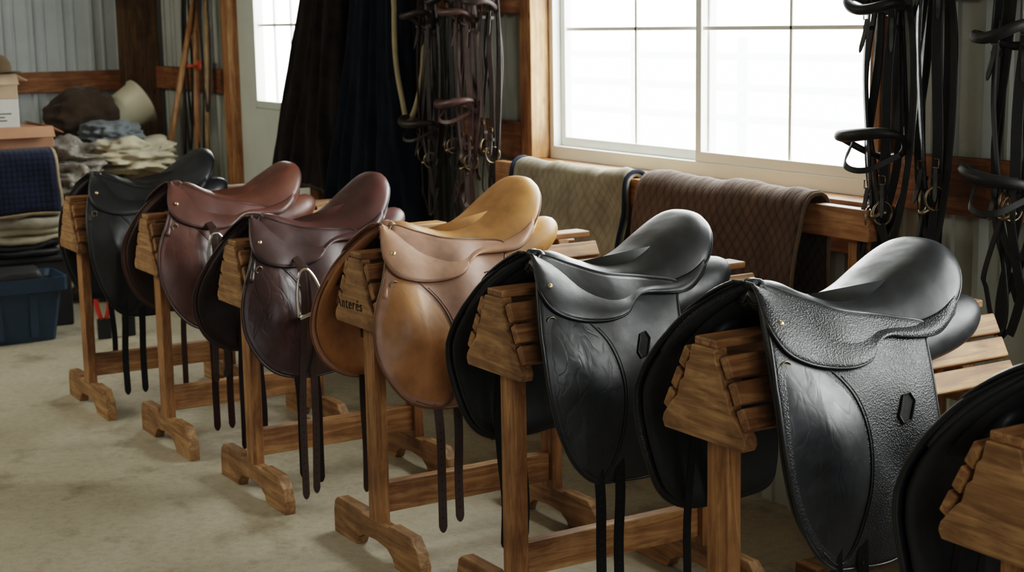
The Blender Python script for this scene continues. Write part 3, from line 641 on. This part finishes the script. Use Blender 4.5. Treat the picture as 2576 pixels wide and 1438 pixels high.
# ---------------------------------------------------------------- corner tools
def tool(name,label,p0,p1,r_,mat,head=None,catn='tool'):
    e=empty(name,p1); setinfo(e,label,catn)
    a_=Vector(p0)-Vector(p1); mb=MB(); mb.tube([(0,0,0),tuple(a_*.5),tuple(a_)],r_,10); mb.obj('handle',mat,e)
    if head: head(e)
    return e
W_H=wood('tool_handle',(.30,.15,.055),(.48,.26,.115),'z',.45)
def broomhead(e):
    mb=MB(); R=[]
    for z,w,d in ((.03,.03,.02),(-.04,.12,.03),(-.22,.17,.045)): R.append([(w*math.cos(t)*1.0,d*math.sin(t),z+.23) for t in np.linspace(0,2*math.pi,20,endpoint=False)])
    mb.rings(R); mb.obj('bristles',cloth('straw',(.35,.24,.1)),e)
def forkhead(e):
    mb=MB(); mb.tube([(-.11,0,.30),(.11,0,.30)],.008,8)
    for k in range(5): x_=-.11+.055*k; mb.tube(cat([(x_,0,.30),(x_,-.02,.15),(x_,-.0,.0)],8),.005,6)
    mb.tube([(0,0,.45),(0,0,.30)],.014,8); mb.obj('tines',STEEL,e)
tool('broom','wooden-handled broom leaning in the corner',(-9.00,3.20,1.86),(-9.22,2.86,.02),.019,W_H,broomhead,'broom')
tool('pitchfork','pitchfork with wooden handle standing upright in the corner',(-9.02,3.2,1.98),(-9.0,3.12,.02),.019,W_H,forkhead,'pitchfork')
tool('riding_whip','thin dark riding whip leaning on the wall',(-9.32,3.22,1.9),(-9.16,3.1,.02),.010,LDB,None,'whip')
tool('rake','long-handled rake leaning by the door jamb',(-8.86,3.21,1.98),(-8.84,3.12,.02),.015,wood('old_handle',(.2,.13,.06),(.35,.24,.12),'z'),forkhead,'rake')
for k,(xx,z0,z1,mm) in enumerate(((-9.14,1.95,.85,LDB),(-9.08,1.95,1.0,LBK),(-8.95,1.9,.75,LBK),(-8.80,1.95,1.1,LDB))):
    e=empty('halter_strap',(xx,3.19,z0)); setinfo(e,'dark leather strap looped on a nail in the corner','strap','straps hanging in the corner')
    mb=MB(); mb.strap(cat([(-.02,.09,0),(-.05,-.01,-.1),(-.09,-.02,(z1-z0)*.6),(-.01,-.03,z1-z0),(.06,-.02,(z1-z0)*.6),(.04,-.01,-.1),(.0,.09,0)],50),.028,.007,(1,0,0)); mb.obj('strap_loop',mm,e,smooth=False)
e=empty('tool_hanger_clip',(-9.02,3.2,1.37)); setinfo(e,'small orange plastic tool clip on the girt','clip'); mb=MB(); mb.bx(-.045,.045,-.03,.04,-.02,.03); mb.tube([(-.03,-.03,0),(-.045,-.07,.0),(-.03,-.09,0)],.008,6); mb.tube([(.03,-.03,0),(.045,-.07,.0),(.03,-.09,0)],.008,6); mb.obj('clip_body',plain('orange_plastic',(.55,.09,.025),.4),e,smooth=False)

# ---------------------------------------------------------------- storage pile
def lump(name,label,catn,c,h,mat,seed=1,amp=.15,freq=2.0,pw=3.0,rz=0,partname='cloth_body',ridge=0):
    e=empty(name,(c[0],c[1],c[2]-h[2]),rz); setinfo(e,label,catn)
    n=110;m=60;R=[]
    for j in range(1,m):
        th=math.pi*j/m; ring=[]
        for i in range(n):
            ph=2*math.pi*i/n; d=Vector((math.sin(th)*math.cos(ph),math.sin(th)*math.sin(ph),math.cos(th)))
            k=(abs(d.x)**pw+abs(d.y)**pw+abs(d.z)**pw)**(-1/pw)
            q=d*k; nn=noise.noise(q*freq+Vector((seed*3.1,seed,0)))*amp+noise.noise(q*freq*2.2+Vector((seed,0,seed)))*amp*.35
            if ridge: 
                qq=Vector((q.x*1.0,q.y*.8,q.z*1.6))
                nn+=ridge*(.5-abs(noise.noise(qq*freq*.9+Vector((seed,seed*2,3))))*2)
            q=q*(1+nn); ring.append((q.x*h[0],q.y*h[1],max(0,(q.z+1)*h[2])))
        R.append(ring)
    mb=MB(); mb.rings(R); mb.obj(partname,mat,e)
    return e
BUR=cloth('burlap',(.42,.355,.245),.35,300); CR=cloth('cream_canvas',(.46,.41,.30),.3); LBL=cloth('washed_blue_towel',(.17,.195,.21),.35); GRY=cloth('grey_tartan_fleece',(.27,.245,.21),.6,200,.1,25); BRC=cloth('dark_brown_fabric',(.05,.036,.026),.35)
lump('feed_sack','stuffed cream burlap feed sack on the floor','sack',(-9.2,2.70,.40),(.28,.25,.41),BUR,3,.2,ridge=.07)
lump('feed_sack','stuffed canvas feed sack beside the boxes','sack',(-9.3,2.28,.36),(.28,.19,.37),CR,6,.2,ridge=.07)
lump('blanket_bundle','crumpled grey fleece blanket heaped on the sacks','blanket',(-9.1,2.40,.84),(.26,.28,.12),GRY,9,.35,2.2,2.6,ridge=.3)
lump('towel','crumpled washed blue towel on the heap','towel',(-9.12,2.66,.97),(.17,.17,.08),LBL,12,.3,2.2,2.6,ridge=.28)
lump('cloth_bundle','crumpled cream cotton cloth on the heap','cloth',(-9.0,2.74,.86),(.22,.24,.10),CR,15,.3,2.2,2.6,ridge=.28)
lump('cloth_bundle','crumpled pale striped cloth at the edge of the heap','cloth',(-8.95,2.32,.74),(.18,.2,.12),GRY,18,.3,2.2,2.6,ridge=.28)
lump('fabric_bag','dark brown rounded fabric bag on the heap','bag',(-9.35,2.56,1.08),(.15,.20,.16),BRC,21,.2,1.7,2.3,ridge=.08)
e=empty('bucket',(-9.42,2.84,1.09)); e.rotation_euler=(math.radians(-62),math.radians(8),.15); setinfo(e,'cream plastic feed bucket lying tipped on the heap','bucket')
PL=plain('cream_plastic',(.48,.44,.31),.4,0,5,.08,0); R=[]
for rr,z in ((.0,-.12),(.10,-.12),(.108,-.10),(.135,.12),(.146,.125),(.146,.14),(.128,.14),(.10,-.09),(.0,-.09)):
    R.append([(max(rr,.002)*math.cos(t),max(rr,.002)*math.sin(t),z) for t in np.linspace(0,2*math.pi,32,endpoint=False)])
mb=MB(); mb.rings(R); mb.obj('bucket_shell',PL,e)
DK=plain('dark_trunk',(.02,.02,.022),.6)
SY_=.16
e=empty('tack_trunk',(-8.75,1.60+SY_,0)); setinfo(e,'dark wooden tack trunk under the folded blankets','trunk')
mb=MB(); mb.bx(-.30,.30,-.5,.45,0,.36); mb.obj('trunk_body',DK,e,smooth=False,bev=.01)
mb=MB(); mb.bx(-.31,.31,-.51,.46,.36,.39); mb.obj('lid',DK,e,smooth=False,bev=.008)
def folded(name,label,x0,x1,y0,y1,z0,z1,mat,seed=1,layers=2,catn='folded blanket'):
    e=empty(name,((x0+x1)/2,(y0+y1)/2,z0)); setinfo(e,label,catn,'folded pads and blankets in the stack')
    hx,hy=(x1-x0)/2,(y1-y0)/2; mb=MB(); lh=(z1-z0)/layers
    for l in range(layers):
        R=[]; 
        for t,sc_ in ((0,.93),(.15,.99),(.5,1.01),(.85,.99),(1,.93)):
            ring=[]
            for i in range(80):
                ph=2*math.pi*i/80; c_,s_=math.cos(ph),math.sin(ph); k=(abs(c_)**7+abs(s_)**7)**(-1/7)
                nn=noise.noise(Vector((c_*2+seed,s_*2,l*3+t)))*.09
                ring.append((hx*c_*k*(sc_+nn),hy*s_*k*(sc_+nn),lh*(l+t*.98)+noise.noise(Vector((c_*2,s_*4,l*1.0+seed)))*.022+.006))
            R.append(ring)
        mb.rings(R)
    mb.obj('folded_cloth',mat,e); return e
SX0,SX1=-9.0,-8.42
YB=1.15+SY_
folded('folded_blanket','dark folded horse blanket on the trunk',SX0,SX1,YB,2.02+SY_,.39,.46,DK,2,2)
folded('folded_blanket','cream folded fleece blanket in the stack',SX0,SX1,YB,2.04+SY_,.46,.55,CR,3,2)
folded('folded_blanket','beige fleece pad with rough edges',SX0,SX1+.03,YB,2.06+SY_,.55,.66,cloth('beige_fleece',(.40,.36,.275),.4,150),5,2)
QN=quilt('navy_quilt',(.016,.021,.042),36,.35,True,.8,.004)
TAN=cloth('tan_binding',(.36,.28,.19))
folded('folded_saddle_pad','stack of folded tan pads in the pile',SX0,SX1-.04,YB,1.96+SY_,.66,.94,cloth('tan_pad_cloth',(.22,.17,.11),.35),7,3)
e=empty('quilted_saddle_pad',(SX1+.02,1.7+SY_-.02,.945)); setinfo(e,'navy quilted saddle pad with beige edging draped over the stack','saddle pad')
prof=cat([(-.45,.008),(-.2,.012),(-.03,.014),(.03,.0),(.05,-.05),(.06,-.18),(.075,-.31)],30); V=[];F=[]
for i in range(21):
    yy=-.55+.84*i/20
    for q in prof: V.append((q[0]+.014*noise.noise(Vector((yy*4,q[1]*4,1))),yy*(1+ .06*(-q[1]/.34 if q[1]<0 else 0))+.012*noise.noise(Vector((q[1]*7,2,yy))),q[1]+(.02*noise.noise(Vector((yy*3,5,0))) if q[1]<-.02 else 0)))
for i in range(20):
    for j in range(29): F.append((i*30+j,(i+1)*30+j,(i+1)*30+j+1,i*30+j+1))
mk('quilted_cloth',V,F,QN,e,solid=.018,offs=1)
mb=MB(); mb.tube([Vector(V[20*30+j])+Vector((.006,.004,.004)) for j in range(30)],.013,8); mb.tube([Vector(V[i*30+29])+Vector((.006,0,0)) for i in range(21)],.013,8); mb.obj('binding',TAN,e)
CB=plain('cardboard',(.42,.21,.125),.8,0,8,.12,.05); CW=plain('white_card',(.62,.62,.58),.7,0,6,.06,.02); CBT=plain('tan_card',(.50,.36,.25),.8,0,8,.1,.03)
def carton(label,x0,x1,y0,y1,z0,z1,low,high,frac,rz=0):
    e=empty('cardboard_box',((x0+x1)/2,(y0+y1)/2,z0),rz); setinfo(e,label,'box')
    hx,hy,h=(x1-x0)/2,(y1-y0)/2,z1-z0
    mb=MB()
    if frac>0: mb.bx(-hx,hx,-hy,hy,0,h*frac)
    mb.bx(-hx,hx,-hy,hy,h*frac,h,1); mb.obj('carton',[low,high],e,smooth=False,bev=.004)
    mb=MB(); mb.box((0,hy+.02,h-.01),(hx,.04,.002),Matrix.Rotation(-.5,3,'X')); mb.box((hx+.02,0,h-.02),(.035,hy,.002),Matrix.Rotation(.9,3,'Y')); mb.obj('box_flap',high,e,smooth=False)
    return e
carton('flat reddish cardboard box on the blanket stack',-9.0,-8.45,YB,2.0+SY_,.975,1.08,CB,CB,0)
e=carton('white and tan cardboard carton on top of the stack',-8.98,-8.5,1.1+SY_,1.84+SY_,1.085,1.36,CW,CBT,.55)
mb=MB()
for k,(yy,w_) in enumerate(((.26,.045),(.26,.035),(.28,.05))): mb.bx(.2405,.2408,yy-w_,yy+w_,.035+.018*k,.041+.018*k)
mb.obj('label_print',DK,e,smooth=False)
e=empty('baseball_cap',(-8.62,1.90,1.365),.3); setinfo(e,'worn brown cap lying on the carton','cap')
R=[[(.0+.10*math.cos(t)*k,.10*math.sin(t)*k,z) for t in np.linspace(0,2*math.pi,28,endpoint=False)] for k,z in ((1,0),(1.04,.03),(.98,.06),(.75,.095),(.4,.11),(.03,.113))]
mb=MB(); mb.rings(R); mb.obj('crown',cloth('cap_brown',(.12,.085,.05)),e)
V=[];F=[]
for i in range(15):
    t=-1.1+2.2*i/14; V.append((.095*math.cos(t),.095*math.sin(t),.012)); V.append((.19*math.cos(t*.62),.12*math.sin(t*.85),.0+.02*math.cos(t)))
for i in range(14): F.append((2*i,2*i+1,2*i+3,2*i+2))
mk('brim',V,F,cloth('brim_brown',(.10,.07,.045)),e,solid=.005)
e=empty('storage_tote',(-8.22,1.72,0)); setinfo(e,'dark blue plastic storage tote on the floor','storage tote')
TB=plain('blue_plastic',(.022,.050,.088),.45,0,6,.15,.02)
def rr(hx,hy,z,pw=9):
    return [(hx*math.cos(t)*((abs(math.cos(t))**pw+abs(math.sin(t))**pw)**(-1/pw)),hy*math.sin(t)*((abs(math.cos(t))**pw+abs(math.sin(t))**pw)**(-1/pw)),z) for t in np.linspace(0,2*math.pi,64,endpoint=False)]
mb=MB(); mb.rings([rr(.14,.30,.0),rr(.165,.34,.26),rr(.165,.34,.262),rr(.19,.37,.265),rr(.19,.37,.335),rr(.178,.358,.335),rr(.165,.345,.30),rr(.12,.28,.015)]); 
for k in range(3): mb.bx(.146,.168,-.20+.18*k,-.16+.18*k,.03,.255)
mb.obj('tote_body',TB,e,bev=0,smooth=False)
folded('folded_rug','dark folded rug inside the tote',-8.34,-8.10,1.46,1.98,.20,.36,DK,12,2)
RED=plain('red_plastic',(.55,.04,.018),.4)
for k,(yy,ln) in enumerate(((2.06+.17,.25),(2.06+.30,.22))):
    e=empty('bolt_cutter',(-7.95,yy,0),.2*k); setinfo(e,'red-handled bolt cutter standing on the floor','bolt cutter','red-handled cutters by the tote')
    for s in (-1,1):
        mb=MB(); mb.tube(cat([(0,s*.012,.10),(0,s*.035,.2),(0,s*.03,.10+ln+.03)],10),[.012]*10,8); mb.obj('handle',RED,e)
    mb=MB(); mb.bx(-.012,.012,-.035,.035,0,.11); mb.obj('jaw',DK,e,smooth=False,bev=.006)

# ---------------------------------------------------------------- lights
w=bpy.data.worlds.new('overcast'); scn.world=w; w.use_nodes=True
bg=w.node_tree.nodes['Background']; bg.inputs[0].default_value=(.97,1,.975,1); bg.inputs[1].default_value=11.0
def area(name,loc,tgt,sx,sy,energy,col=(1,1,1),portal=False):
    l=bpy.data.lights.new(name,'AREA'); l.shape='RECTANGLE'; l.size=sx; l.size_y=sy; l.energy=energy; l.color=col
    o=bpy.data.objects.new(name,l); o.location=loc; d=Vector(tgt)-Vector(loc); o.rotation_euler=d.to_track_quat('-Z','Y').to_euler(); COL.objects.link(o)
    if portal: l.cycles.is_portal=True
    return o
zc_=(WZ0+WZ1)/2
area('window_portal',((WX0+WX1)/2,YW+.12,zc_),((WX0+WX1)/2,0,zc_),1.9,1.1,1,portal=True)
area('window_portal',((VX0+VX1)/2,YW+.12,zc_),((VX0+VX1)/2,0,zc_),1.8,1.1,1,portal=True)
area('door_portal',((g0+g1)/2,YW+.12,(h0+h1)/2),((g0+g1)/2,0,(h0+h1)/2),.7,.82,1,portal=True)
area('east_fill_light',(2.0,.6,1.7),(-3.5,1.8,.7),2.0,1.8,32,(.95,.97,1))  # added fill light from the east side; that wall has no doorway
area('aisle_fill_light',(-7.2,-.6,2.85),(-7.0,.9,0),3.2,1.6,66,(1,.95,.82))  # added warm overhead fill for the floor; the ceiling has no skylight
scn.view_settings.view_transform='Filmic'; scn.view_settings.look='Medium High Contrast'
scn.view_settings.exposure=0.55
